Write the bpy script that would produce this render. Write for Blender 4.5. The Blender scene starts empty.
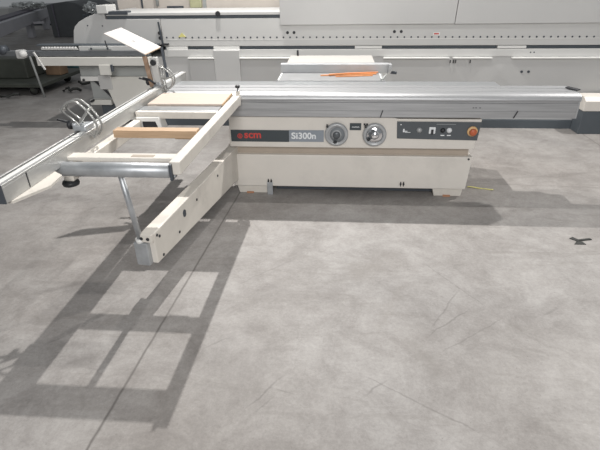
import bpy, bmesh, math, random
from mathutils import Vector, Matrix, noise
random.seed(7)
S = bpy.context.scene
COL = S.collection

# ------------------------------------------------------------------ camera
cd = bpy.data.cameras.new('camera')
cam = bpy.data.objects.new('camera', cd); COL.objects.link(cam)
cd.sensor_width = 36.0; cd.lens = 36.0*465/600; cd.clip_end = 200
right = Vector((0.99735544, 0.07159903, -0.01247839))
up = Vector((-0.02322709, 0.4766988, 0.87875978))
back = Vector((0.06886678, -0.87614601, 0.47710118))
m = Matrix((right, up, back)).transposed().to_4x4()
m.translation = Vector((0, -3.6352, 1.7029))
cam.matrix_world = m
S.camera = cam

# ------------------------------------------------------------------ light
w = bpy.data.worlds.new('hall_daylight'); S.world = w; w.use_nodes = True
bg = w.node_tree.nodes['Background']
bg.inputs[0].default_value = (0.93, 0.97, 1.0, 1); bg.inputs[1].default_value = 0.23

def lamp(name, loc, aim, size, power, col=(1, .97, .93), sy=None):
    l = bpy.data.lights.new(name, 'AREA'); l.energy = power; l.size = size; l.color = col
    if sy: l.shape = 'RECTANGLE'; l.size_y = sy
    o = bpy.data.objects.new(name, l); COL.objects.link(o); o.location = loc
    d = Vector(aim) - Vector(loc); o.rotation_euler = d.to_track_quat('-Z', 'Y').to_euler()
    return o
lamp('ceiling_lamp_rear', (-1.10, 1.75, 4.22), (-0.5, -2.2, 0), .05, 235)
lamp('ceiling_lamp_side', (0.45, 0.45, 3.96), (0.2, -.6, 0), .06, 42)
lamp('ceiling_lamp_right', (4.4, 1.75, 4.22), (2.2, -1.8, 0), .12, 165)
lamp('front_fill_light', (0.6, -8.5, 4.4), (0.4, 1.2, 0.6), 3.0, 420, (1, .98, .96))  # added soft fill, brightens upright front faces more than the floor

vs = S.view_settings
vs.view_transform = 'Standard'; vs.look = 'None'; vs.gamma = 1; vs.use_curve_mapping = False
vs.exposure = 0.0

# ------------------------------------------------------------------ materials
def mat(name, c, rough=.5, metal=0., var=.06, scale=8., bump=0., stretch=None, spec=.5, dirt=0., dirtcol=None, fine=0.):
    M = bpy.data.materials.new(name); M.use_nodes = True
    nt = M.node_tree; N = nt.nodes; L = nt.links
    b = N['Principled BSDF']; b.inputs['Roughness'].default_value = rough; b.inputs['Metallic'].default_value = metal
    b.inputs['Specular IOR Level'].default_value = spec
    tc = N.new('ShaderNodeTexCoord'); mp = N.new('ShaderNodeMapping'); L.new(tc.outputs['Object'], mp.inputs[0])
    if stretch: mp.inputs['Scale'].default_value = stretch
    n = N.new('ShaderNodeTexNoise'); n.inputs['Scale'].default_value = scale; n.inputs['Detail'].default_value = 6
    L.new(mp.outputs[0], n.inputs['Vector'])
    r = N.new('ShaderNodeValToRGB'); L.new(n.outputs['Fac'], r.inputs[0])
    r.color_ramp.elements[0].position = .3; r.color_ramp.elements[1].position = .7
    lo = [max(0, x*(1-var)) for x in c]; hi = [min(1, x*(1+var)) for x in c]
    r.color_ramp.elements[0].color = (*lo, 1); r.color_ramp.elements[1].color = (*hi, 1)
    out = r.outputs[0]
    if dirt > 0:
        n2 = N.new('ShaderNodeTexNoise'); n2.inputs['Scale'].default_value = scale*.35; n2.inputs['Detail'].default_value = 9
        n2.inputs['Roughness'].default_value = .7; L.new(tc.outputs['Object'], n2.inputs['Vector'])
        r2 = N.new('ShaderNodeValToRGB'); L.new(n2.outputs['Fac'], r2.inputs[0])
        r2.color_ramp.elements[0].position = .52; r2.color_ramp.elements[1].position = .72
        r2.color_ramp.elements[0].color = (0, 0, 0, 1); r2.color_ramp.elements[1].color = (dirt,)*3+(1,)
        mx = N.new('ShaderNodeMixRGB'); L.new(r2.outputs[0], mx.inputs[0]); L.new(out, mx.inputs[1])
        dc = dirtcol or [x*.45 for x in c]; mx.inputs[2].default_value = (*dc, 1); out = mx.outputs[0]
    L.new(out, b.inputs['Base Color'])
    if bump:
        bp = N.new('ShaderNodeBump'); bp.inputs['Strength'].default_value = bump; bp.inputs['Distance'].default_value = .002
        L.new(n.outputs['Fac'], bp.inputs['Height']); L.new(bp.outputs[0], b.inputs['Normal'])
    return M

cream = mat('cream_enamel', (.71, .675, .625), .42, var=.03, dirt=.25, scale=5)
cream2 = mat('cream_enamel_worn', (.68, .645, .59), .45, var=.04, dirt=.35, scale=9)
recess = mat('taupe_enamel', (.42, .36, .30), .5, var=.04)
alu = mat('anodised_aluminium', (.62, .64, .66), .30, .85, var=.05, scale=6, stretch=(.6, 20, 20), bump=.05)
alu_top = mat('brushed_aluminium', (.44, .445, .455), .46, .7, var=.13, scale=5, stretch=(.5, 14, 14), bump=.08)
alu_y = mat('fence_aluminium', (.50, .50, .49), .45, .6, var=.05, scale=6, stretch=(20, .6, 20))
steel = mat('galvanised_steel', (.46, .48, .50), .42, .55, var=.15, scale=14)
iron = mat('ground_cast_iron', (.30, .305, .31), .5, .3, var=.08, scale=9)
whitep = mat('white_laminate', (.52, .50, .475), .45, var=.02)
dark = mat('black_plastic', (.025, .026, .03), .45, var=.1)
darkm = mat('dark_steel', (.075, .085, .10), .5, .3, var=.1)
slate = mat('slate_label', (.05, .062, .07), .45, var=.05)
midlab = mat('grey_label', (.26, .29, .33), .45, var=.05)
panelg = mat('grey_control_foil', (.085, .095, .105), .45, var=.05)
wheelm = mat('grey_handwheel', (.42, .43, .44), .35, .2, var=.08, scale=20)
wheeld = mat('dark_handwheel_hub', (.10, .11, .12), .4, .2, var=.1)
chrome = mat('chrome', (.8, .8, .82), .12, 1., var=.02)
clear = mat('frosted_bail_plastic', (.36, .36, .35), .25, .4, var=.1)
redp = mat('red_print', (.60, .06, .05), .5, var=.03)
whitep2 = mat('white_print', (.78, .80, .82), .5, var=.02)
orange = mat('orange_ring', (.72, .46, .22), .45, var=.05)
redb = mat('red_button', (.50, .12, .05), .4, var=.05)
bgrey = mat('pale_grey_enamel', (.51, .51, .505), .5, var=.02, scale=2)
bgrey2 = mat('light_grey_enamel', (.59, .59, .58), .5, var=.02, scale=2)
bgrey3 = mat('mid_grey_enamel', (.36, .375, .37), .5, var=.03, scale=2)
bgreyL = mat('off_white_enamel', (.68, .67, .63), .5, var=.03, scale=2)  # off-white enamel of panels and plates, their own colour
bedge = mat('white_strip', (.80, .80, .78), .4, var=.02)
bdark = mat('graphite_enamel', (.085, .10, .115), .5, var=.06, scale=4)
wood = mat('pine_wood', (.50, .345, .22), .6, var=.12, scale=4, stretch=(1.5, 22, 22), bump=.15)
ply = mat('birch_plywood', (.52, .44, .375), .6, var=.05, scale=4, stretch=(1.5, 14, 14))
plye = mat('plywood_edge', (.45, .30, .17), .7, var=.1, scale=30)
board = mat('white_mdf_board', (.60, .57, .545), .6, var=.02)
boarde = mat('raw_board_edge', (.58, .45, .33), .7, var=.08)
rust = mat('brown_painted_steel', (.34, .23, .16), .6, .1, var=.2, scale=25, dirt=.4, dirtcol=(.5, .48, .44))
copper = mat('orange_strip_wood', (.72, .30, .12), .5, var=.15, scale=12)
junkd = mat('dark_rubber', (.03, .032, .03), .7, var=.2)
greenb = mat('olive_dark_steel', (.055, .06, .05), .6, var=.25, scale=5)
beltm = mat('grey_conveyor_side', (.40, .40, .43), .6, var=.06, scale=2)
beltt = mat('violet_grey_belt', (.12, .115, .14), .7, var=.1)
farg = mat('dusky_grey_enamel', (.085, .092, .098), .6, var=.15, scale=1.5)
foil = mat('crumpled_film', (.55, .57, .57), .2, .5, var=.6, scale=14)
yelp = mat('yellow_plastic', (.70, .66, .25), .5, var=.05)
fard = mat('beige_enamel', (.60, .55, .50), .5, var=.03)
petrol = mat('petrol_rubber', (.03, .09, .10), .5, var=.1)

def floor_mat():
    M = bpy.data.materials.new('stained_concrete'); M.use_nodes = True
    nt = M.node_tree; N = nt.nodes; L = nt.links; b = N['Principled BSDF']
    tc = N.new('ShaderNodeTexCoord'); P = tc.outputs['Object']
    def nz(scale, det, rough, vec=P, dist=0.):
        n = N.new('ShaderNodeTexNoise'); n.inputs['Scale'].default_value = scale; n.inputs['Detail'].default_value = det
        n.inputs['Roughness'].default_value = rough; n.inputs['Distortion'].default_value = dist; L.new(vec, n.inputs['Vector']); return n.outputs['Fac']
    def ramp(f, p0, c0, p1, c1):
        r = N.new('ShaderNodeValToRGB'); L.new(f, r.inputs[0]); e = r.color_ramp.elements
        e[0].position = p0; e[1].position = p1; e[0].color = (*c0, 1); e[1].color = (*c1, 1); return r.outputs[0]
    def mix(f, a, c, mode='MULTIPLY'):
        x = N.new('ShaderNodeMixRGB'); x.blend_type = mode
        if isinstance(f, float): x.inputs[0].default_value = f
        else: L.new(f, x.inputs[0])
        L.new(a, x.inputs[1]); 
        if isinstance(c, tuple): x.inputs[2].default_value = (*c, 1)
        else: L.new(c, x.inputs[2])
        return x.outputs[0]
    def math_(op, a, c=None, c2=None):
        x = N.new('ShaderNodeMath'); x.operation = op
        for i, v in enumerate((a, c, c2)):
            if v is None: continue
            if isinstance(v, (int, float)): x.inputs[i].default_value = v
            else: L.new(v, x.inputs[i])
        return x.outputs[0]
    base = ramp(nz(1.1, 8, .62, dist=.3), .3, (.295, .282, .273), .7, (.395, .381, .370))
    blot = ramp(nz(3.1, 9, .70, dist=.8), .36, (.80, .79, .785), .60, (1.02, 1.02, 1.02))
    fine = ramp(nz(55, 6, .85), .3, (.80, .80, .80), .7, (1.14, 1.14, 1.14))
    c = mix(1., base, blot); c = mix(.9, c, fine)
    c = mix(1., c, ramp(nz(9, 8, .8, dist=.3), .36, (.87, .86, .855), .62, (1.05, 1.05, 1.05)))
    c = mix(1., c, ramp(nz(.45, 3, .5), .35, (.90, .88, .86), .65, (1.07, 1.075, 1.08)))
    mp = N.new('ShaderNodeMapping'); L.new(P, mp.inputs[0]); mp.inputs['Rotation'].default_value = (0, 0, .5); mp.inputs['Scale'].default_value = (.5, 3.0, 1)
    st = ramp(nz(2.2, 8, .7, mp.outputs[0], 1.2), .55, (0, 0, 0), .74, (.5, .5, .5))
    c = mix(st, c, (.20, .185, .17), 'MIX')
    sp = ramp(nz(60, 2, .5), .70, (0, 0, 0), .76, (.35, .35, .35))
    c = mix(sp, c, (.12, .11, .10), 'MIX')
    # line shaped marks: joint, scratches, wear, and a painted flip stop shadow
    wob = nz(9, 3, .6)
    sx = N.new('ShaderNodeSeparateXYZ'); L.new(P, sx.inputs[0])
    def seg(x0, y0, x1, y1, wd, strength, colr, wobble=.02):
        nonlocal c
        dx, dy = x1-x0, y1-y0; ln = math.hypot(dx, dy); ux, uy = dx/ln, dy/ln
        px = math_('SUBTRACT', sx.outputs[0], x0); py = math_('SUBTRACT', sx.outputs[1], y0)
        t = math_('ADD', math_('MULTIPLY', px, ux), math_('MULTIPLY', py, uy))
        d = math_('SUBTRACT', math_('MULTIPLY', px, uy), math_('MULTIPLY', py, ux))
        d = math_('ABSOLUTE', math_('ADD', d, math_('MULTIPLY', math_('SUBTRACT', wob, .5), wobble*2)))
        tt = math_('ABSOLUTE', math_('SUBTRACT', t, ln/2))
        a = math_('SUBTRACT', 1., math_('DIVIDE', d, wd)); a.node.use_clamp = True
        e = math_('MULTIPLY', math_('SUBTRACT', ln/2, tt), 12.); e.node.use_clamp = True
        f = math_('MULTIPLY', math_('MULTIPLY', a, e), strength)
        c = mix(f, c, colr, 'MIX')
    dk = (.10, .09, .085)
    seg(-1.03, -3.3, -.62, 3.3, .010, .8, dk, .005)
    seg(2.9, -3.3, 2.9, 9, .009, .7, dk, .012)
    for s in [(.54, -1.66, .78, -1.28, .008, .35, dk), (.14, -2.15, .29, -2.01, .008, .4, dk), (.59, -.96, .9, -1.45, .007, .25, dk),
              (1.157, -1.54, 1.32, -1.40, .011, .35, dk), (-.37, -2.24, -.21, -2.02, .007, .45, dk), (-.34, -2.27, -.24, -2.14, .007, .35, dk),
              (-.66, -1.88, -.50, -1.75, .006, .35, dk), (-.29, -2.1, -.12, -2.14, .006, .35, dk), (-.6, -1.32, -.2, -.95, .008, .22, dk),
              (.25, -1.7, .46, -1.2, .05, .22, (.2, .18, .16)), (.1, -1.2, .5, -.85, .16, .22, (.2, .18, .16)), (-1.5, -1.3, -1.85, -1.5, .03, .25, dk),
              (-1.5, -1.9, -1.42, -1.82, .012, .5, dk), (-1.36, -2.04, -1.13, -1.94, .05, .35, dk), (-1.16, -1.86, -1.08, -1.82, .05, .3, dk),  # the two broad marks paint the flip stop's shadow into the floor
              (-2.03, -.34, -1.95, -.26, .012, .6, dk), (-2.0, -.25, -1.96, -.18, .012, .5, dk), (-2.02, -.06, -1.94, .03, .012, .5, dk),
              (.50, -1.72, .80, -1.46, .006, .4, dk), (.55, -1.84, .98, -1.52, .006, .3, dk), (.16, -2.0, .66, -2.3, .007, .35, dk), (.40, -1.70, .56, -2.02, .07, .35, (.18, .165, .15)), (-.3, .45, 3.4, .25, .02, .18, dk), (.8, .3, 3.5, .9, .03, .15, dk)]:
        seg(*s)
    L.new(c, b.inputs['Base Color'])
    rr = ramp(nz(2.4, 6, .6), .35, (.42,)*3, .7, (.66,)*3); L.new(rr, b.inputs['Roughness'])
    b.inputs['Specular IOR Level'].default_value = .3
    bp = N.new('ShaderNodeBump'); bp.inputs['Strength'].default_value = .12; bp.inputs['Distance'].default_value = .003
    L.new(nz(26, 6, .7), bp.inputs['Height']); L.new(bp.outputs[0], b.inputs['Normal'])
    return M

# ------------------------------------------------------------------ mesh helpers
class MB:
    def __init__(s): s.b = bmesh.new()
    def box(s, x0, x1, y0, y1, z0, z1):
        v = [s.b.verts.new(p) for p in ((x0,y0,z0),(x1,y0,z0),(x1,y1,z0),(x0,y1,z0),(x0,y0,z1),(x1,y0,z1),(x1,y1,z1),(x0,y1,z1))]
        for f in ((0,3,2,1),(4,5,6,7),(0,1,5,4),(1,2,6,5),(2,3,7,6),(3,0,4,7)): s.b.faces.new([v[i] for i in f])
        return s
    def prism(s, poly, axis, a, c):
        def P(u, v, t): return {'x': (t, u, v), 'y': (u, t, v), 'z': (u, v, t)}[axis]
        A = [s.b.verts.new(P(u, v, a)) for u, v in poly]; B = [s.b.verts.new(P(u, v, c)) for u, v in poly]
        s.b.faces.new(A); s.b.faces.new(B[::-1]); n = len(poly)
        for i in range(n): s.b.faces.new((A[i], B[i], B[(i+1) % n], A[(i+1) % n]))
        return s
    def slab(s, P4, nrm):          # quad corners extruded by a vector
        n = Vector(nrm); A = [s.b.verts.new(p) for p in P4]; B = [s.b.verts.new(Vector(p)+n) for p in P4]
        s.b.faces.new(A); s.b.faces.new(B[::-1])
        for i in range(4): s.b.faces.new((A[i], B[i], B[(i+1) % 4], A[(i+1) % 4]))
        return s
    def bar(s, p0, p1, w, h, top=0.):   # bar whose axis runs p0->p1, w wide, h high, centred
        p0, p1 = Vector(p0), Vector(p1); d = (p1-p0).normalized(); sd = d.cross(Vector((0, 0, 1)))
        if sd.length < 1e-4: sd = Vector((1, 0, 0))
        sd.normalize(); u = sd.cross(d).normalized()
        q = [p0+sd*a*w/2+u*c*h/2 for a, c in ((-1,-1),(1,-1),(1,1),(-1,1))]
        return s.slab(q, p1-p0)
    def cyl(s, p0, p1, r, n=20, r2=None):
        p0, p1 = Vector(p0), Vector(p1); r2 = r if r2 is None else r2
        q = (p1-p0).to_track_quat('Z', 'Y'); A = []; B = []
        for i in range(n):
            a = 2*math.pi*i/n; v = Vector((math.cos(a), math.sin(a), 0))
            A.append(s.b.verts.new(p0+q@(v*r))); B.append(s.b.verts.new(p1+q@(v*r2)))
        s.b.faces.new(A); s.b.faces.new(B[::-1])
        for i in range(n):
            f = s.b.faces.new((A[i], B[i], B[(i+1) % n], A[(i+1) % n])); f.smooth = n > 8
        return s
    def tube(s, pts, r, n=8, closed=False):
        pts = [Vector(p) for p in pts]; rings = []; m_ = len(pts)
        for i, p in enumerate(pts):
            a = pts[i-1] if (i or closed) else p; c = pts[(i+1) % m_] if (i < m_-1 or closed) else p
            q = (c-a).to_track_quat('Z', 'Y')
            rings.append([s.b.verts.new(p+q@Vector((math.cos(2*math.pi*k/n)*r, math.sin(2*math.pi*k/n)*r, 0))) for k in range(n)])
        for i in range(m_ if closed else m_-1):
            A, B = rings[i], rings[(i+1) % m_]
            # pick the offset that twists least
            best = min(range(n), key=lambda o: (A[0].co-B[o].co).length)
            for k in range(n):
                f = s.b.faces.new((A[k], A[(k+1) % n], B[(k+1+best) % n], B[(k+best) % n])); f.smooth = True
        if not closed: s.b.faces.new(rings[0]); s.b.faces.new(rings[-1][::-1])
        return s
    def lathe(s, prof, c, axis=(0, 0, 1), n=28):   # prof: (r, t) along axis
        q = Vector(axis).to_track_quat('Z', 'Y'); c = Vector(c); R = []
        for r, t in prof:
            R.append([s.b.verts.new(c+q@Vector((math.cos(2*math.pi*k/n)*max(r, 1e-4), math.sin(2*math.pi*k/n)*max(r, 1e-4), t))) for k in range(n)])
        for A, B in zip(R, R[1:]):
            for k in range(n): 
                f = s.b.faces.new((A[k], A[(k+1) % n], B[(k+1) % n], B[k])); f.smooth = True
        s.b.faces.new(R[0]); s.b.faces.new(R[-1][::-1])
        return s
    def build(s, name, m_, parent=None, bevel=0., seg=2):
        bmesh.ops.recalc_face_normals(s.b, faces=s.b.faces)
        me = bpy.data.meshes.new(name); o = bpy.data.objects.new(name, me); COL.objects.link(o)
        org = Vector((0, 0, 0)); p = parent
        while p is not None: org += p.location; p = p.parent
        if parent is not None:
            # part origin at its own centre
            vs_ = [v.co for v in s.b.verts]; ctr = Vector([(min(v[i] for v in vs_)+max(v[i] for v in vs_))/2 for i in range(3)])
            o.parent = parent; o.location = ctr-org; off = ctr
        else:
            vs_ = [v.co for v in s.b.verts]; off = Vector([(min(v[i] for v in vs_)+max(v[i] for v in vs_))/2 for i in range(2)]+[min(v.z for v in vs_)])
            o.location = off
        bmesh.ops.translate(s.b, verts=s.b.verts, vec=-off)
        s.b.to_mesh(me); s.b.free(); me.materials.append(m_)
        if bevel:
            md = o.modifiers.new('edge', 'BEVEL'); md.width = bevel; md.segments = seg; md.limit_method = 'ANGLE'
        return o

def thing(name, label, cat, loc=(0, 0, 0), group=None):
    o = bpy.data.objects.new(name, None); COL.objects.link(o); o.location = loc; o.empty_display_size = .1
    return tag(o, label, cat, group)
def tag(o, label, cat, group=None, kind=None):
    o['label'] = label; o['category'] = cat
    if group: o['group'] = group
    if kind: o['kind'] = kind
    return o
def text(name, s, size, loc, m_, parent, bold=0., width=None, font_rot=(math.pi/2, 0, 0), depth=.0006, shear=0.):
    cu = bpy.data.curves.new(name, 'FONT'); cu.body = s; cu.size = size; cu.extrude = depth; cu.offset = bold; cu.shear = shear
    tmp = bpy.data.objects.new('tmp', cu); COL.objects.link(tmp)
    bpy.context.view_layer.update()
    me = bpy.data.meshes.new_from_object(tmp.evaluated_get(bpy.context.evaluated_depsgraph_get()))
    bpy.data.objects.remove(tmp); me.name = name
    xs = [v.co.x for v in me.vertices]
    k = (width/(max(xs)-min(xs))) if width else 1
    for v in me.vertices: v.co.x = (v.co.x-min(xs))*k
    me.materials.clear(); me.materials.append(m_)
    o = bpy.data.objects.new(name, me); COL.objects.link(o)
    org = Vector((0, 0, 0)); p = parent
    while p is not None: org += p.location; p = p.parent
    o.parent = parent; o.location = Vector(loc)-org; o.rotation_euler = font_rot
    return o

# ------------------------------------------------------------------ structure
b = MB(); b.box(-22, 14, -4.6, 26, -.12, 0); fl = b.build('floor', floor_mat()); fl['kind'] = 'structure'
# object coordinates equal world coordinates for the floor marks
fl.data.transform(Matrix.Translation(fl.location)); fl.location = (0, 0, 0)

# ------------------------------------------------------------------ the sliding table saw
saw = thing('sliding_table_saw', 'cream table saw with long silver sliding carriage and crosscut frame at its left', 'table saw', (.14, .5, 0))

b = MB(); b.prism([(-.86, .075), (1.112, .075), (1.133, .362), (-.86, .362)], 'y', .05, .86); cab = b.build('base_cabinet', cream, saw, .006)
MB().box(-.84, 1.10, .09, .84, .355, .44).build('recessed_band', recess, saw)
b = MB(); b.prism([(-.862, .435), (1.12, .435), (1.148, .68), (.50, .68), (.46, .69), (-.855, .69)], 'y', .03, .86); hous = b.build('upper_housing', cream, saw, .006)
MB().box(-.5, .95, .14, .8, .012, .09).build('plinth', darkm, saw)
b = MB(); b.prism([(-.82, .0), (-.575, .0), (-.575, .075), (-.84, .075)], 'y', .075, .16); b.build('foot', cream2, saw, .004)
b = MB(); b.prism([(.865, .0), (1.09, .0), (1.10, .075), (.845, .075)], 'y', .075, .2); b.build('foot', cream2, saw, .004)
for x in (-.80, .98):
    b = MB(); b.box(x-.09, x+.09, .68, .82, 0, .075); b.build('foot', cream2, saw, .004)
for x in (-.725, .97):
    MB().box(x-.03, x+.03, .06, .09, 0, .012).build('foot_shim', mat('orange_shim', (.45, .22, .12), .6), saw)
# levelling screws on the base
for x, z in ((-.545, 0.),):
    b = MB(); b.box(x-.024, x+.024, .035, .049, .0, .115); b.build('levelling_bracket', steel, saw, .002)
for x, z in ((-.545, .125), (.583, .118)):
    for d in (-.012, .012):
        b = MB(); b.cyl((x+d, .035, z), (x+d, .052, z), .008, 10); b.cyl((x+d, .04, z-.02), (x+d, .04, z+.02), .004, 8); b.build('levelling_bolt', dark, saw)
b = MB(); b.cyl((1.10, .044, .345), (1.10, .052, .345), .008, 12); b.build('screw', dark, saw)
# seams of the cabinet doors
MB().box(-.83, -.828, .0485, .051, .08, .355).build('panel_seam', recess, saw)
# name plate
np_ = MB().box(-.846, -.367, .024, .031, .483, .580).build('name_plate', slate, saw)
lp = MB().box(-.366, -.084, .024, .031, .486, .582).build('model_plate', midlab, saw)
text('lettering', 'scm', .088, (-.735, .0235, .514), redp, np_, .002, .138)
b = MB()
def ring(b, cx, cz, r, t, y0, y1, n=24):
    A = []
    for k in range(n):
        a = 2*math.pi*k/n; c_, s_ = math.cos(a), math.sin(a)
        A.append([b.b.verts.new((cx+c_*rr, y, cz+s_*rr)) for rr in (r-t, r) for y in (y0, y1)])
    for k in range(n):
        P, Q = A[k], A[(k+1) % n]
        for i, j in ((0, 1), (1, 3), (3, 2), (2, 0)): b.b.faces.new((P[i], P[j], Q[j], Q[i]))
ring(b, -.772, .530, .021, .006, .0235, .0245)
b.box(-.782, -.762, .0235, .0245, .533, .538); b.box(-.782, -.762, .0235, .0245, .523, .528); b.box(-.775, -.769, .0235, .0245, .515, .545)
b.build('logo', redp, np_)
text('lettering', 'Si', .072, (-.348, .0235, .512), whitep2, lp, .002, .052)
text('lettering', '300n', .072, (-.290, .0235, .512), whitep2, lp, .002, .142)
# handwheels
def handwheel(cx, cz, ang, chromy):
    hw = MB(); hw.lathe([(.088, 0), (.094, .008), (.094, .030), (.088, .040), (.072, .042), (.066, .030), (.040, .030), (.036, .040), (.001, .042)], (cx, .03, cz), (0, -1, 0), 40)
    h = hw.build('handwheel', wheelm, saw)
    u = Vector((math.cos(ang), 0, math.sin(ang))); v = Vector((-u.z, 0, u.x)); c0 = Vector((cx, -.005, cz))
    d = MB(); d.slab([c0-u*.005-v*.012, c0+u*.070-v*.016, c0+u*.070+v*.016, c0-u*.005+v*.012], (0, -.012, 0)); d.build('crank_grip', wheeld, h, .003)
    d = MB(); d.lathe([(.060, 0), (.060, .003), (.001, .004)], (cx+.006, -.001, cz), (0, -1, 0), 30); d.build('wheel_dial', mat('dial_grey', (.22, .235, .25), .35), h)
    d = MB(); d.lathe([(.030, 0), (.030, .012), (.024, .018), (.001, .019)], (cx, -.008, cz), (0, -1, 0), 24); d.build('wheel_hub', chrome if chromy else wheeld, h)
    d = MB(); d.lathe([(.012, 0), (.013, .02), (.010, .03), (.001, .032)], tuple(c0+u*.055), (0, -1, 0), 14); d.build('grip_knob', dark, h)
    if chromy:
        d = MB(); d.lathe([(.066, 0), (.058, .006), (.001, .008)], (cx, .000, cz), (0, -1, 0), 30); d.build('dial_glass', chrome, h)
        for a in (2.0, 2.9):
            e = Vector((math.cos(a), 0, math.sin(a)))*.036
            MB().cyl(tuple(Vector((cx, -.004, cz))+e), tuple(Vector((cx, -.014, cz))+e), .016, 12).build('dial_mark', wheeld, h)
    for k in range(1):
        MB().box(cx-.083, cx-.067, -.012, .031, cz+.060, cz+.076).build('lock_screw', dark, h, .002)
handwheel(.018, .556, -1.75, False)
handwheel(.322, .556, -2.6, True)
b = MB().box(.123, .213, .022, .031, .588, .643).build('warning_label', slate, saw)
text('label_text', 'mm/inch', .016, (.140, .0215, .609), whitep2, b, .0003, .058)
for x in (.232, .252):
    MB().box(x, x+.014, .024, .031, .628, .642).build('pictogram_square', dark, saw)
# control panel
cp = MB(); cp.prism([(.503, .522), (1.133, .512), (1.143, .660), (.493, .660)], 'y', .022, .031); cp = cp.build('control_panel', panelg, saw, .002)
b = MB(); b.lathe([(.040, 0), (.040, .010), (.035, .013), (.001, .013)], (1.083, .022, .588), (0, -1, 0), 28); es = b.build('emergency_stop', orange, cp)
b = MB(); b.lathe([(.014, .013), (.016, .026), (.028, .028), (.028, .038), (.018, .044), (.001, .045)], (1.083, .022, .588), (0, -1, 0), 24); b.build('mushroom_button', redb, es)
for x, mm, r in ((.905, whitep2, .017), (.855, dark, .015), (.672, wheelm, .017)):
    b = MB(); b.lathe([(r+.004, 0), (r+.004, .004), (r, .006), (r, .012), (.001, .013)], (x, .022, .593), (0, -1, 0), 20); b.build('push_button', mm, cp)
b = MB(); b.box(.748, .798, .0185, .0225, .565, .618); sw = b.build('switch_plate', whitep2, cp, .002)
b = MB(); b.box(.764, .782, .008, .0185, .562, .600); b.build('switch_lever', dark, sw, .002)
for x in (.86, .91):
    MB().box(x-.018, x+.012, .0212, .0225, .548, .556).build('button_caption', whitep2, cp)
b = MB(); b.box(.545, .557, .0212, .0225, .575, .602); b.box(.557, .580, .0212, .0225, .580, .586); b.box(.560, .605, .0212, .0225, .572, .576); b.build('pictogram', whitep2, cp)
MB().box(.52, .53, .0212, .0225, .632, .640).build('button_caption', whitep2, cp)
MB().box(.80, .95, .0212, .0225, .640, .643).build('button_caption', wheelm, cp)

# tables
b = MB(); b.box(-.51, .425, .50, 1.26, .825, .88); ct = b.build('cast_iron_table', iron, saw, .004)
for y in (.62, .84, 1.06):
    MB().box(-.50, .41, y, y+.03, .78, .825).build('table_rib', iron, ct)
MB().box(-.505, -.492, .51, .84, .8795, .8815).build('scale_strip', bedge, ct)
MB().box(.395, .405, .50, .80, .8795, .8835).build('table_groove', bedge, ct)
b = MB(); b.box(-.51, .40, 1.27, 1.88, .84, .88); ext = b.build('extension_table', whitep, saw, .004)
for x in (-.46, .35):
    b = MB(); b.box(x-.025, x+.025, 1.80, 1.85, 0, .84); b.build('table_leg', cream, saw, .003)
b = MB(); b.box(-.3, .30, .86, 1.24, .10, .79); b.build('motor_housing', cream, saw, .01)
b = MB(); b.cyl((-.43, 1.86, .88), (-.43, 1.86, .94), .012, 10); b.build('stop_pin', dark, ext)
# rip fence
b = MB()
b.prism([(.845, .8805), (.845, .955), (.852, .962), (.905, .962), (.912, .955), (.912, .8805), (.89, .8805), (.89, .90), (.865, .90), (.865, .8805)], 'x', -.51, .476)
rf = b.build('rip_fence', mat('rip_fence_aluminium', (.40, .41, .42), .5, .5, var=.06), saw)
b = MB(); b.box(.477, .512, .83, .915, .878, .958); b.build('fence_end_cap', wheelm, rf, .006)
b = MB(); b.prism([(.50, .835), (.55, .80), (.56, .83), (.52, .87)], 'z', .875, .895); b.build('fence_clamp_lever', darkm, rf)
b = MB(); b.cyl((.395, .505, .885), (.455, .73, .885), .009, 10); b.build('fence_rod', bgrey3, rf)

# sliding carriage: extruded profile, y,z
prof = [(0, .70), (0, .810), (.006, .815), (.006, .822), (-.006, .828), (-.008, .838), (-.005, .848), (.001, .858), (.010, .867), (.021, .874), (.034, .879), (.048, .882), (.085, .882), (.088, .876), (.092, .876), (.095, .882),
        (.20, .882), (.203, .877), (.215, .877), (.218, .882), (.295, .882), (.30, .875), (.30, .80), (.24, .79), (.24, .72), (.03, .70)]
b = MB(); b.prism(prof, 'x', -1.40, 1.822); car = b.build('sliding_carriage', alu_top, saw)
for p in car.data.polygons: p.use_smooth = True
car.data.set_sharp_from_angle(angle=math.radians(32))
b = MB(); b.prism([(y+(.003 if y < .15 else -.003), z) for y, z in prof], 'x', 1.822, 1.834); b.build('carriage_end_cap', alu, car)
for y, z in ((.03, .73), (.09, .73), (.05, .79)):
    MB().cyl((1.834, y, z), (1.842, y, z), .010, 10).build('cap_screw', dark, car)
b = MB(); b.box(-1.34, 1.82, -.0012, .002, .748, .752); b.build('face_groove', iron, car)
b = MB(); b.box(-1.36, 1.33, .305, .47, .835, .879); b.build('guide_rail', alu, saw, .004)
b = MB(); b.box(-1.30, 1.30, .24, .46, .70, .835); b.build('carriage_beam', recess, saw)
for x, dx in ((.36, .012), (1.37, .02)):
    b = MB(); b.bar((x-.004, -.006, .700), (x+dx, -.006, .755), .006, .006); b.build('lock_pin', dark, car)
MB().bar((1.80, .20, .893), (1.86, .13, .885), .05, .008).build('rubber_flap', dark, car)
for x in (1.05, 1.07, 1.10):
    MB().box(x, x+.012, -.0015, .001, .775, .780).build('printed_mark', dark, car)

# swing arm + pole
A0 = Vector((-1.022, -1.385, 0)); A1 = Vector((-.78, .30, 0)); dA = (A1-A0).normalized(); nA = Vector((-dA.y, dA.x, 0))
b = MB(); q = []
w_ = .085
for P, zl, zh in ((A0, .195, .395), (A1, .125, .425)):
    q.append([P+nA*0+Vector((0, 0, zl)), P+nA*w_+Vector((0, 0, zl)), P+nA*w_+Vector((0, 0, zh)), P+Vector((0, 0, zh))])
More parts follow.
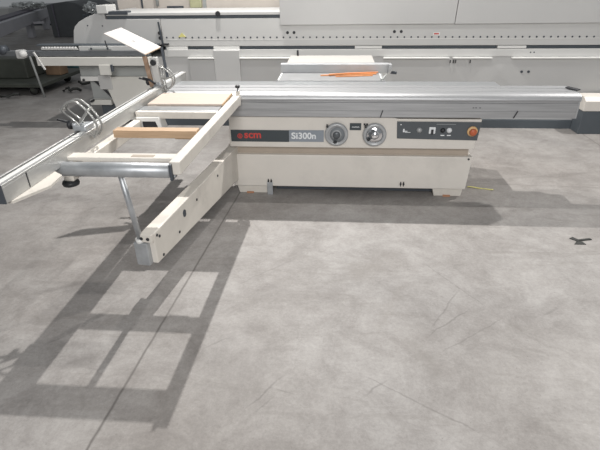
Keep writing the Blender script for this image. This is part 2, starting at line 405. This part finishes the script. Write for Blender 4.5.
# notch at the free end: upper part set back
vs0 = [b.b.verts.new(v) for v in q[0]]; vs1 = [b.b.verts.new(v) for v in q[1]]
b.b.faces.new(vs0); b.b.faces.new(vs1[::-1])
for i in range(4): b.b.faces.new((vs0[i], vs1[i], vs1[(i+1) % 4], vs0[(i+1) % 4]))
arm = b.build('swing_arm', cream2, saw, .008, 3)
b = MB(); c0 = A0+nA*.0425-dA*.028
b.bar(c0+Vector((0, 0, .375)), c0+dA*.03+Vector((0, 0, .375)), .085, .05); b.build('arm_end_block', cream2, arm, .004)
for zz, t in ((.35, .06), (.215, .07), (.37, .035), (.245, .30), (.335, .60), (.35, 1.0)):
    c1 = A0+dA*t+Vector((0, 0, zz)); MB().cyl(c1+nA*.005, c1-nA*.004, .009, 12).build('arm_bolt', dark, arm)
c1 = A0+dA*.40+Vector((0, 0, .335)); 
b = MB(); b.cyl(c1+nA*.01, c1-nA*.003, .020, 20); b.cyl(c1+nA*.01+Vector((0, 0, -.012)), c1-nA*.004+Vector((0, 0, -.012)), .018, 16); b.build('arm_hole', darkm, arm)
for k in (.022, .062):
    c1 = A0-dA*.029+nA*k+Vector((0, 0, .375)); MB().cyl(c1, c1-dA*.004, .010, 12).build('arm_bolt', dark, arm)
fb = A0+nA*.075-dA*.035
b = MB(); b.bar(fb+Vector((0, 0, .27)), fb+dA*.085+Vector((0, 0, .27)), .085, .15); fbx = b.build('pole_socket', steel, arm, .006)
pc = fb+dA*.045
b = MB(); b.cyl((pc.x-.008, pc.y-.02, .33), (-1.115, -1.44, .81), .016, 20); b.build('support_pole', steel, saw)
b = MB(); b.cyl((pc.x-.009, pc.y-.02, .34), (pc.x-.012, pc.y-.023, .37), .024, 20); b.build('pole_collar', bedge, arm)
# hinge column at the body
b = MB(); b.cyl((-.85, .30, .10), (-.85, .30, .43), .045, 20); b.build('hinge_column', cream2, saw)
for z in (.11, .385):
    MB().box(-.90, -.865, .03, .30, z, z+.03).build('hinge_bracket', cream2, saw, .003)

# crosscut frame (parts of the saw)
b = MB(); b.bar((-.795, -1.50, .845), (-.755, -.045, .845), .055, .07); rr_ = b.build('frame_rail', cream2, saw, .006)
b = MB(); b.bar((-1.365, -1.50, .80), (-1.325, -.02, .80), .055, .07); b.build('frame_rail', cream2, saw, .006)
b = MB(); b.bar((-1.40, -1.395, .863), (-.815, -1.395, .863), .075, .02); fs = b.build('flat_support', cream2, saw, .003)
b = MB(); b.bar((-1.05, -1.40, .874), (-.93, -1.40, .874), .03, .002); b.build('slot', recess, fs)
b = MB(); b.lathe([(.030, 0), (.038, .006), (.038, .60), (.030, .606)], (-1.427, -1.478, .826), (1, 0, 0), 28); b.build('roller', steel, saw)
b = MB(); b.box(-.820, -.806, -1.52, -1.43, .785, .872); rb = b.build('roller_bracket', darkm, saw, .004)
for z in (.845, .80):
    MB().cyl((-.806, -1.49, z), (-.800, -1.49, z), .009, 10).build('screw', steel, rb)
b = MB(); b.prism([(-1.50, .845), (-1.43, .872), (-1.428, .775), (-1.44, .77)], 'y', -1.50, -1.42); b.build('roller_bracket', darkm, saw)
b = MB(); b.lathe([(.012, 0), (.012, -.02), (.040, -.024), (.044, -.034), (.040, -.046), (.001, -.05)], (-1.37, -1.48, .785), (0, 0, 1), 22); b.build('levelling_knob', dark, saw)
# crosscut front bar, silver rail and bearing channel
b = MB(); b.bar((-1.36, -.545, .858), (-.795, -.545, .858), .045, .046); b.build('cross_bar', cream2, saw, .004)
b = MB(); b.bar((-1.36, -.455, .872), (-.80, -.455, .872), .11, .014); b.build('cross_rail', alu, saw, .003)
b = MB(); b.bar((-1.36, -.06, .862), (-.80, -.06, .862), .05, .03); b.build('cross_bar', cream2, saw, .004)
b = MB(); b.prism([(-1.345, .85), (-1.19, .85), (-1.17, .762), (-1.195, .762), (-1.215, .825), (-1.31, .825), (-1.31, .775), (-1.345, .775)], 'y', -.60, -.50); ch = b.build('slide_channel', bedge, saw)
MB().box(-1.308, -1.215, -.59, -.52, .776, .824).build('channel_cavity_shade', dark, ch)  # dark block paints the shade inside the hollow channel
# clamp at the inner end of the frame
b = MB(); b.box(-.765, -.735, -.05, -.015, .79, .905); cl = b.build('frame_clamp', cream2, saw, .006)
b = MB(); b.cyl((-.75, -.032, .80), (-.75, -.032, .93), .006, 12); b.cyl((-.75, -.056, .86), (-.75, -.05, .86), .012, 14); b.build('clamp_screw', chrome, cl)
b = MB(); b.lathe([(.006, 0), (.018, .006), (.020, .018), (.012, .026), (.001, .027)], (-.75, -.032, .925), (0, 0, 1), 18); b.build('clamp_knob', dark, cl)
b = MB(); b.cyl((-.785, -.06, .775), (-.785, -.06, .80), .022, 16); b.build('clamp_nut', dark, cl)

# crosscut fence
F0 = Vector((-1.435, -1.93, 0)); F1 = Vector((-1.385, .62, 0)); dF = (F1-F0).normalized(); nF = Vector((dF.y, -dF.x, 0))   # nF points to +x
def fbar(b, t0, t1, s0, s1, z0, z1):
    q = [F0+dF*t0+nF*s+Vector((0, 0, z)) for s, z in ((s0, z0), (s1, z0), (s1, z1), (s0, z1))]
    b.slab(q, dF*(t1-t0))
Lf = (F1-F0).length
b = MB(); fbar(b, 0, Lf, -.04, .04, .845, .918); fbar(b, 0, Lf, -.04, -.028, .918, .93); fbar(b, 0, Lf, -.008, .04, .918, .93)
fe = b.build('crosscut_fence', alu_y, saw, .002)
b = MB(); fbar(b, .002, Lf-.002, -.024, -.010, .9185, .922); b.build('fence_slot', darkm, fe)
b = MB(); fbar(b, .002, Lf-.002, -.006, .020, .930, .9312); b.build('scale_strip', bedge, fe)
b = MB(); fbar(b, -.006, 0, -.04, .04, .845, .93); b.build('fence_end_cap', darkm, fe)
b = MB(); fbar(b, .165, .172, .030, .0412, .850, .922); b.build('fence_joint', dark, fe)
q = [F0+dF*.03+nF*.01, F0+dF*.03+nF*.045, F0+dF*.20+nF*.115, F0+dF*.33+nF*.10, F0+dF*.38+nF*.03]
b = MB(); b.prism([(p.x, p.y) for p in q], 'z', .832, .8445); b.build('fence_shoe', cream2, fe)
def catmull(P, n=5):
    out = []
    Q = [P[0]]+P+[P[-1]]
    for a, b_, c, d in zip(Q, Q[1:], Q[2:], Q[3:]):
        for k in range(n):
            t = k/n; out.append(tuple(.5*((2*b_[i])+(-a[i]+c[i])*t+(2*a[i]-5*b_[i]+4*c[i]-d[i])*t*t+(-a[i]+3*b_[i]-3*c[i]+d[i])*t**3) for i in range(2)))
    return out+[P[-1]]
def flip_stop(t, arc, chord, knob_u):
    o = F0+dF*t
    b = MB(); fbar(b, t-.05, t+.05, -.048, .03, .932, .962); st = b.build('flip_stop', steel, saw, .006)
    def P(u, z, s_=0.): return o+nF*u+Vector((0, 0, z))+dF*s_
    A = catmull(arc)
    for s_ in (-.026, .026):
        b = MB(); b.tube([P(u, z, s_) for u, z in A], .0065, 8); b.build('stop_bail', clear, st)
        b = MB(); b.tube([P(*chord[0], s_), P(*chord[1], s_)], .0055, 8); b.build('stop_spoke', clear, st)
    m0 = ((chord[0][0]+chord[1][0])/2, (chord[0][1]+chord[1][1])/2); m1 = A[len(A)//2]
    b = MB(); b.bar(P(*m0), P(*m1), .012, .012); b.build('stop_spoke', clear, st)
    for q_ in (arc[0], arc[-1], m1):
        b = MB(); b.cyl(P(*q_, -.032), P(*q_, .032), .007, 10); b.build('stop_crossbar', clear, st)
    b = MB(); b.cyl(P(-.045, .955), P(-.085, .955), .012, 14); b.build('stop_shaft', steel, st)
    b = MB(); b.lathe([(.012, 0), (.026, .006), (.026, .022), (.014, .03), (.001, .031)], tuple(P(-.07, .955)), tuple(-nF), 18); b.build('stop_knob', dark, st)
    b = MB(); b.bar(P(-.075, .965), P(-.155, .985), .014, .010); b.build('stop_handle', dark, st)
flip_stop(.80, [(-.105, 1.045), (-.060, 1.085), (-.008, 1.090), (.045, 1.045), (.080, .985), (.086, .935), (.058, .895)], [(-.105, 1.045), (.058, .895)], 0)
flip_stop(1.98, [(.030, 1.075), (.075, 1.058), (.112, 1.020), (.125, .972), (.105, .925), (.052, .892)], [(.030, 1.075), (.052, .892)], 0)
# uprights clamped on the fence that carry the white board
pb = F0+dF*1.93
b = MB(); b.bar(pb+nF*-.035+Vector((0, 0, .93)), pb+nF*-.06+Vector((0, 0, 1.155)), .026, .03); b.build('fence_upright', rust, saw, .002)
b = MB(); b.bar(pb+nF*.01+dF*.03+Vector((0, 0, .93)), pb+nF*.0+dF*.03+Vector((0, 0, 1.145)), .045, .05); gp = b.build('fence_upright', bgrey, saw, .003)
MB().cyl(pb+nF*.0+dF*-.01+Vector((0, 0, 1.11)), pb+nF*.0+dF*.02+Vector((0, 0, 1.11)), .022, 14).build('clamp_wheel', dark, gp)
b = MB(); b.bar(pb+nF*.075+dF*.06+Vector((0, 0, .985)), pb+nF*.045+dF*.10+Vector((0, 0, 1.21)), .020, .014); b.build('clamp_lever', darkm, gp, .002)
b = MB(); b.tube([pb+nF*-.10+Vector((0, 0, .995)), pb+nF*-.04+dF*-.02+Vector((0, 0, .985)), pb+nF*.0+dF*-.02+Vector((0, 0, .955))], .009, 8); b.build('clamp_handle', dark, gp)
MB().bar(pb+nF*-.02+Vector((0, 0, .935)), pb+nF*.05+Vector((0, 0, .935)), .06, .012).build('upright_base', iron, gp)

# ------------------------------------------------------------------ loose things on the saw
W0 = Vector((-1.452, .0, 1.166)); W1 = Vector((-1.358, .11, 1.205)); W2 = Vector((-1.65, .11, 1.345)); W3 = Vector((-1.745, .0, 1.315))
nn = (W1-W0).cross(W3-W0).normalized()
b = MB(); b.slab([W0, W1, W2, W3], nn*.008); o = b.build('white_board', board, None, .001); tag(o, 'tilted white board perched on the uprights of the crosscut fence', 'board')
MB().slab([W0+nn*.0085+(W1-W0)*.45+(W3-W0)*.45, W0+nn*.0085+(W1-W0)*.52+(W3-W0)*.45, W0+nn*.0085+(W1-W0)*.52+(W3-W0)*.50, W0+nn*.0085+(W1-W0)*.45+(W3-W0)*.50], nn*.0004).build('pencil_mark', wheelm, o)
MB().slab([W0-(W3-W0)*.012, W1-(W3-W0)*.012, W1, W0], nn*.008).build('board_edge', boarde, o)

b = MB(); b.bar((-1.317, -.985, .868), (-.811, -.985, .868), .075, .045); o = b.build('wooden_bar', wood, None, .003)
tag(o, 'tan wooden bar lying across the crosscut frame between the roller and the plywood', 'wooden bar')
MB().bar((-.95, -.975, .840), (-.86, -.975, .840), .05, .012).build('wooden_cleat', wood, o)

b = MB(); b.box(-1.335, -.795, -.392, -.045, .8795, .893); o = b.build('plywood_panel', ply, None, .001)
tag(o, 'thin pale plywood panel lying on the crosscut frame beside the carriage', 'plywood')
MB().box(-.7955, -.7905, -.392, -.045, .8795, .893).build('panel_edge', plye, o)

strips = [((-.135, .70, .885), (.10, .735, .885), (.37, .775, .885), 'lowest of the thin orange strips lying on the iron table, nearest the carriage'),
          ((-.06, .69, .8945), (.14, .76, .8945), (.385, .80, .8945), 'orange strip lying diagonally on top of the others before the rip fence'),
          ((-.02, .74, .885), (.16, .79, .885), (.36, .815, .885), 'orange strip closest to the grey rip fence'),
          ((.0, .655, .885), (.16, .672, .885), (.33, .705, .885), 'short orange strip at the right of the bundle on the iron table')]
for p0, p1, p2, lb in strips:
    b = MB(); p0, p1, p2 = map(Vector, (p0, p1, p2))
    b.bar(p0, p1, .020, .007); b.bar(p1-(p2-p1).normalized()*.003, p2, .020, .007)
    tag(b.build('wooden_strip', copper), lb, 'strip', 'orange strips on the saw table')

# ------------------------------------------------------------------ scraps on the floor
b = MB(); b.tube([(1.195+.03*i, .27-.008*i+.004*math.sin(i*1.7), .005+.003*math.sin(i)) for i in range(8)], .005, 6)
tag(b.build('string_offcut', yelp), 'thin yellow string lying on the floor beside the right foot of the saw', 'string')
b = MB()
b.slab([(1.70, -.62, .001), (1.74, -.66, .001), (1.76, -.64, .001), (1.73, -.60, .001)], (0, 0, .004)); b.slab([(1.73, -.66, .001), (1.85, -.63, .001), (1.84, -.615, .001), (1.74, -.64, .001)], (0, 0, .006))
b.slab([(1.70, -.70, .001), (1.78, -.70, .001), (1.77, -.665, .001), (1.74, -.65, .001)], (0, 0, .003))
tag(b.build('tape_scrap', junkd), 'torn black tape scrap lying on bare concrete at the right', 'tape')

# ------------------------------------------------------------------ long machine behind
bm = thing('beam_panel_saw', 'very long pale grey panel machine with a row of holes, spanning the background', 'machine', (.3, 2.6, 0))
Y = 2.12
XR = 4.6
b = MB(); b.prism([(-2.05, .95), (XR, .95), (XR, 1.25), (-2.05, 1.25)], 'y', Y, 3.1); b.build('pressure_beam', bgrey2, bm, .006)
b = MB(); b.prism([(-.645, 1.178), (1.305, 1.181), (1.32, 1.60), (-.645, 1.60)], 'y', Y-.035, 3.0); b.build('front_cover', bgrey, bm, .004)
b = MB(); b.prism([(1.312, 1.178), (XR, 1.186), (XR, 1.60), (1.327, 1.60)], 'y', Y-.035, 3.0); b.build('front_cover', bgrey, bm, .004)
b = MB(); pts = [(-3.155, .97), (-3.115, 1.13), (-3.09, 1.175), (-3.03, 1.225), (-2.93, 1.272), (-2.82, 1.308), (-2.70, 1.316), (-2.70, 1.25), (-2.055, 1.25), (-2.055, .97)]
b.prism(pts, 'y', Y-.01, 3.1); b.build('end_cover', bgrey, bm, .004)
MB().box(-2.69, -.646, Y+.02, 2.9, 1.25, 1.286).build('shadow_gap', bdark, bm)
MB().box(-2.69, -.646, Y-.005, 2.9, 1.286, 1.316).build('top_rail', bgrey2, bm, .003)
MB().box(-2.685, -2.42, Y-.03, Y+.1, 1.30, 1.335).build('cable_tray', darkm, bm)
b = MB(); b.cyl((-1.36, Y-.02, 1.30), (-1.36, Y, 1.30), .028, 16); b.build('rail_knob', dark, bm)
MB().box(-2.76, -2.64, Y-.06, Y+.2, 1.315, 1.40).build('junction_box', bgrey2, bm, .004)
# row of holes
hole_x = []
x = -2.0
while x < 3.9:
    hole_x.append(x); x += .077
b = MB()
for x in hole_x: b.cyl((x, Y+.002, 1.043-.002*(x)), (x, Y-.0025, 1.043-.002*x), .0105, 8)
b.build('hole_row', darkm, bm)
MB().box(-2.0, XR, Y-.002, Y+.001, 1.022, 1.026).build('seam_line', bedge, bm)
for x, z in ((.655, 1.10), (.732, 1.10), (-.565, 1.095), (-.49, 1.095)):
    MB().cyl((x, Y-.002, z), (x, Y+.004, z), .017, 14).build('bolt_hole', dark, bm)
MB().box(-2.05, XR, Y+.035, 3.0, .912, .952).build('clamp_slot', bdark, bm)
for x0, x1 in ((-2.02, -1.765), (-1.45, -1.14), (.215, .525), (1.827, 2.145)):
    MB().box(x0, x1, Y-.004, Y+.06, .918 if x0 > -1 else .905, .946).build('slot_cover', bedge, bm, .002)
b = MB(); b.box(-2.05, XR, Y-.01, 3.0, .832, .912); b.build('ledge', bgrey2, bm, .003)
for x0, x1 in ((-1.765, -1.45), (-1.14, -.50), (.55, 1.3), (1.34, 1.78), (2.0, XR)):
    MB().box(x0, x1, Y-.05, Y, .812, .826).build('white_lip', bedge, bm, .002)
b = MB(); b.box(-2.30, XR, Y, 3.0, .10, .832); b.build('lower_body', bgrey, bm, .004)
MB().box(-1.45, -1.14, Y-.035, Y+.01, .52, .905).build('pillar', bgrey, bm, .004)
MB().box(-1.765, -1.452, Y-.02, Y+.01, .50, .80).build('service_panel', bgrey, bm, .004)
for x in (1.305, 1.34, 1.365, 1.53):
    MB().box(x, x+.012, Y-.055, Y-.049, .765, .80).build('scale_mark', dark, bm)
for x, z in ((2.148, .661), (2.226, .661), (2.20, .875), (2.24, .875)):
    MB().cyl((x, Y-.012, z), (x, Y+.003, z), .014 if z < .8 else .008, 12).build('bolt_hole', darkm, bm)
b = MB(); b.box(-2.2, XR+.2, Y-.03, 3.0, 0, .10); b.build('plinth', bdark, bm)
MB().box(1.09, 1.165, Y-.0025, Y+.001, 1.06, 1.09).build('warning_sticker', bedge, bm)
MB().box(1.10, 1.155, Y-.004, Y-.002, 1.068, 1.082).build('sticker_print', redp, bm)
b = MB(); b.prism([(-1.86, 1.052), (-1.765, 1.052), (-1.81, 1.10)], 'y', Y-.004, Y+.001); b.build('warning_triangle', yelp, bm)
b = MB(); b.bar((-2.045, Y-.03, .955), (-2.065, Y-.03, 1.22), .012, .02); b.build('limit_switch_rod', darkm, bm)
for x, z in ((-2.07, 1.10), (-2.07, 1.045)):
    MB().cyl((x, Y-.03, z), (x, Y+.0, z), .02, 12).build('stop_knob', dark, bm)
MB().box(-2.06, -1.98, Y-.05, Y+.01, .968, .985).build('rod_bracket', dark, bm)
for x, z in ((-2.75, 1.18), (-2.93, 1.185)):
    MB().cyl((x, Y-.014, z), (x, Y-.009, z), .008, 10).build('cover_screw', darkm, bm)
# left lower part
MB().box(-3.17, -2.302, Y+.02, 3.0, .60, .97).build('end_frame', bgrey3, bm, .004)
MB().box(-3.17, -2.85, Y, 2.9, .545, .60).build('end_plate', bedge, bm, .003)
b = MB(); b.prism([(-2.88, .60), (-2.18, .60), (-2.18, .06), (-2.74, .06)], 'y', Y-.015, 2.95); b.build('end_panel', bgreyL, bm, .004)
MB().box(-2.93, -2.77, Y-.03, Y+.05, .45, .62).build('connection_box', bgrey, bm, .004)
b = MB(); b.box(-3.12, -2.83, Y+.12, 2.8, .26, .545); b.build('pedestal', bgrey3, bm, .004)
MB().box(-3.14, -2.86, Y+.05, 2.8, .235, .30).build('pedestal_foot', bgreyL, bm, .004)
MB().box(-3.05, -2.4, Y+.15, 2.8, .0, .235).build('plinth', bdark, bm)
for x, z in ((-3.13, .56), (-3.09, .295)):
    MB().cyl((x, Y-.02, z), (x, Y+.06, z), .014, 12).build('adjusting_screw', dark, bm)
b = MB(); b.tube([(-3.05+.26*t, Y+.06-.05*math.sin(3.14*t), .56-.10*t-.19*t*t) for t in [i/10 for i in range(11)]], .014, 8); b.build('hose', dark, bm)
b = MB(); b.cyl((-4.62, 3.55, .0), (-4.66, 3.5, .72), .016, 10); tag(b.build('steel_rod', bgrey3), 'thin grey rod standing upright before the dark trolley', 'rod')
# infeed rail that runs out to the left
MB().box(-4.6, -2.18, 1.94, 2.03, .868, .925).build('infeed_beam', mat('grey_rail_steel', (.14, .15, .16), .5, .2), bm, .004)
MB().box(-3.54, -2.18, 1.90, 2.02, .765, .858).build('infeed_apron', bgreyL, bm, .003)
MB().box(-3.02, -2.18, 1.96, 2.10, .925, .975).build('infeed_cover', bgrey2, bm, .003)
MB().box(-2.90, -2.62, 1.945, 1.96, .935, .955).build('rail_latch', bgrey3, bm, .003)
for x in (-2.86, -2.66):
    MB().cyl((x, 1.945, .95), (x, 1.935, .95), .012, 10).build('latch_screw', darkm, bm)
MB().box(-3.55, -2.08, 1.99, 2.09, .975, .99).build('guide_bar', bdark, bm)
b = MB()
for i in range(12):
    x = -3.46+.036*i; b.cyl((x, 1.945, .955), (x, 1.985, .955), .014, 10)
b.box(-3.48, -3.03, 1.955, 1.98, .935, .947)
b.build('drive_chain', bgrey2, bm)
MB().box(-2.79, -2.65, 1.89, 1.90, .66, .775).build('stop_plate', bgreyL, bm, .003)
MB().box(-2.645, -2.62, 1.88, 1.92, .70, .78).build('stop_plate', darkm, bm, .003)
b = MB(); b.bar((-2.66, 1.93, .965), (-2.67, 1.93, 1.04), .01, .01); b.build('rail_pin', dark, bm)
b = MB(); b.lathe([(.001, -.06), (.04, -.055), (.045, 0), (.03, .04), (.001, .045)], (-3.70, 1.92, .895), (0, -1, 0), 16); b.build('end_bearing', bgrey2, bm)
MB().box(-3.78, -3.69, 1.90, 1.99, .845, .94).build('end_bearing_block', bgrey, bm, .012)
b = MB(); b.bar((-3.55, 1.90, .92), (-3.46, 1.90, .72), .020, .020); b.build('crank_rod', bgrey2, bm, .003)
for x in (-3.95, -4.3):
    b = MB(); b.lathe([(.001, -.05), (.05, -.045), (.05, .045), (.001, .05)], (x, 1.95, .94), (0, 1, 0), 18); b.build('guide_wheel', darkm, bm)

# ------------------------------------------------------------------ cabinet at the right end
rc = thing('machine_cabinet', 'low black machine cabinet with a cream top beyond the right end of the carriage', 'cabinet', (3.5, 1.98, 0))
b = MB(); b.box(2.84, 4.2, 1.88, 2.085, 0, .27); b.build('cabinet_body', bdark, rc, .004)
b = MB(); b.prism([(1.87, .27), (1.87, .38), (1.93, .42), (2.085, .43), (2.085, .27)], 'x', 2.83, 4.2); b.build('cabinet_top', cream, rc, .004)
b = MB(); b.box(3.45, 3.452, 1.876, 1.88, .02, .25); b.build('door_seam', dark, rc)

# ------------------------------------------------------------------ farther machines
o = thing('control_cabinet', 'beige cabinet with a dark name strip behind the long grey machine', 'cabinet', (-1.9, 3.4, 0))
b = MB(); b.box(-3.0, -.5, 3.2, 3.9, 0, 1.75); b.build('cabinet_body', fard, o, .01)
MB().box(-2.66, -2.64, 3.185, 3.2, 1.2, 1.75).build('door_seam', darkm, o)
MB().box(-2.31, -2.08, 3.19, 3.2, 1.295, 1.325).build('name_strip', darkm, o)
MB().box(-1.98, -1.82, 3.15, 3.2, 1.30, 1.42).build('grease_pump', mat('pale_olive_paint', (.45, .45, .28), .5), o, .01)
MB().box(-1.80, -1.76, 3.17, 3.2, 1.2, 1.75).build('cable_duct', bgrey3, o)
MB().cyl((-2.42, 3.15, 1.33), (-2.42, 3.15, 1.6), .02, 10).build('conduit', bgrey3, o)

# conveyor running away to the upper left
cv = thing('belt_conveyor', 'long grey belt conveyor running away at the upper left', 'conveyor', (-8.0, 8.0, 0))
C0 = Vector((-7.47, 5.8, .565)); C1 = Vector((-10.61, 14.2, .565))
b = MB(); b.bar(C0, C1, .34, .29); b.build('conveyor_side', beltm, cv, .01)
b = MB(); b.bar(C0+Vector((-.16, .0, .165)), C1+Vector((-.16, 0, .165)), .34, .04); b.build('belt', beltt, cv)
cdv = (C1-C0).normalized()
for t in (.3, 6.1, 8.7):
    p = C0+cdv*t
    b = MB(); b.box(p.x-.09, p.x+.09, p.y-.09, p.y+.09, 0, .43); b.build('conveyor_leg', beltm, cv, .01)
b = MB(); b.bar((-9.25, 11.2, .45), (-8.95, 11.25, .46), .06, .06); b.build('side_bracket', beltm, cv)
tag(MB().tube([(-6.9+.25*i, 5.6+.05*math.sin(i), .06+.10*abs(math.sin(i*.8))) for i in range(9)], .05, 8).build('rubber_hose', petrol), 'dark petrol hose on the floor under the near end of the conveyor', 'hose')

# dark machine with a rounded top
b = MB(); pts = [(-8.9, 0), (-8.15, 0), (-7.95, .18), (-7.62, .60), (-7.60, .72), (-7.72, .86), (-7.95, .97), (-8.25, 1.02), (-8.6, .98), (-8.9, .93)]
b.prism(pts, 'y', 11.5, 13.5); dm = b.build('covered_machine', farg, None, .02)
tag(dm, 'dark grey machine with a rounded right end, upper left behind the conveyor', 'machine')
MB().box(-8.72, -8.68, 11.46, 11.5, .02, .95).build('cover_seam', beltt, dm)

# crumpled film heaps
def film(name, c, sx_, sy_, sz_, lb, seed):
    me = bmesh.new(); bmesh.ops.create_icosphere(me, subdivisions=4, radius=1)
    for v in me.verts:
        n = noise.noise(v.co*2.5+Vector((seed, 0, 0)))*.5+noise.noise(v.co*7+Vector((0, seed, 0)))*.35
        v.co *= (1+n); v.co.x *= sx_; v.co.y *= sy_; v.co.z = max(-.999, v.co.z)*sz_
    mz = min(v.co.z for v in me.verts)
    k = MB(); k.b.free(); k.b = me
    bmesh.ops.translate(me, verts=me.verts, vec=Vector(c)+Vector((0, 0, -mz)))
    return tag(k.build(name, foil), lb, 'plastic film')
film('plastic_film', (-9.85, 12.2, .78), .55, .2, .10, 'shiny crumpled plastic film lying on top of the conveyor', 3.)
film('plastic_film', (-7.22, 11.0, .70), .22, .2, .15, 'crumpled silver film bundle behind the rounded end of the long machine', 9.)
o = thing('steel_stand', 'small dark steel stand carrying the silver film bundle', 'stand', (-7.22, 11.0, 0))
for dx in (-.2, .2):
    for dy in (-.2, .2): MB().box(-7.22+dx-.02, -7.22+dx+.02, 11+dy-.02, 11+dy+.02, 0, .67).build('leg', bdark, o)
MB().box(-7.45, -7.0, 10.77, 11.23, .67, .70).build('stand_top', bdark, o)

# pale cabinets in the far corner
def cab_far(x0, x1, y0, y1, z, m_, lb):
    o = thing('switch_cabinet', lb, 'cabinet', ((x0+x1)/2, (y0+y1)/2, 0))
    MB().box(x0, x1, y0, y1, .06, z).build('cabinet_body', m_, o, .02)
    MB().box(x0+.03, x1-.03, y0+.03, y1-.03, 0, .06).build('plinth', bdark, o)
    MB().box((x0+x1)/2-.015, (x0+x1)/2+.015, y0-.012, y0, .12, z-.06).build('door_seam', bdark, o)
cab_far(-15.8, -12.9, 15.6, 16.6, .62, bgrey, 'pale grey low cabinet at the far upper left, left of the conveyor')
cab_far(-14.6, -11.2, 12.0, 13.0, .40, farg, 'dark low cabinet behind the belt conveyor at the upper left')
cab_far(-12.2, -10.9, 15.4, 16.4, .75, beltm, 'mid grey cabinet behind the dark machine at the upper left')
cab_far(-10.4, -6.9, 15.8, 16.8, .85, bgrey2, 'light grey cabinet in the far background left of the film bundle')
cab_far(-6.4, -3.0, 12.0, 13.0, 1.1, bgrey, 'light grey cabinet far behind the beige one')
cab_far(-19.0, -16.2, 14.6, 15.6, .8, bgreyL, 'whitish cabinet in the extreme upper left corner')

# dark trolley and timber below the infeed rail at the left
o = thing('pallet_trolley', 'dark low steel trolley under the infeed rail at the left edge', 'trolley', (-5.7, 4.3, 0))
MB().box(-6.9, -4.65, 3.6, 5.0, .14, .20).build('platform', greenb, o, .01)
for x in (-6.6, -4.9):
    for y in (3.75, 4.8):
        b = MB(); b.lathe([(.001, -.03), (.06, -.03), (.06, .03), (.001, .03)], (x, y, .06), (0, 1, 0), 18); b.build('wheel', junkd, o)
        MB().box(x-.03, x+.03, y-.045, y-.032, .06, .14).build('fork', greenb, o)
MB().box(-6.9, -5.1, 4.0, 4.9, .20, .52).build('load_box', greenb, o, .02)
b = MB(); b.bar((-4.98, 4.45, .29), (-4.70, 4.42, .29), .22, .17)
b = b.build('timber_block', mat('old_timber', (.20, .13, .08), .8, var=.3, scale=5), None, .01); tag(b, 'weathered brown timber block lying on the dark trolley below the infeed rail', 'timber')
b.location.z = .202
for k, (x, y, r) in enumerate(((-4.50, 3.9, .022), (-5.0, 3.45, .022), (-4.5, 4.4, .022))):
    b = MB(); b.tube([(x+(.04 if k == 0 else .08)*i*(-1 if k == 1 else 1), y+.06*math.sin(i*1.1+k), r+.0+.05*abs(math.sin(i*.9+k))) for i in range(8)], r, 8)
    tag(b.build('cable', junkd), ['short wavy black cable on the floor right of the grey rod', 'thin black cable on the floor at the left picture edge before the trolley', 'black cable reaching from the trolley to the pedestal of the long machine'][k], 'cable')
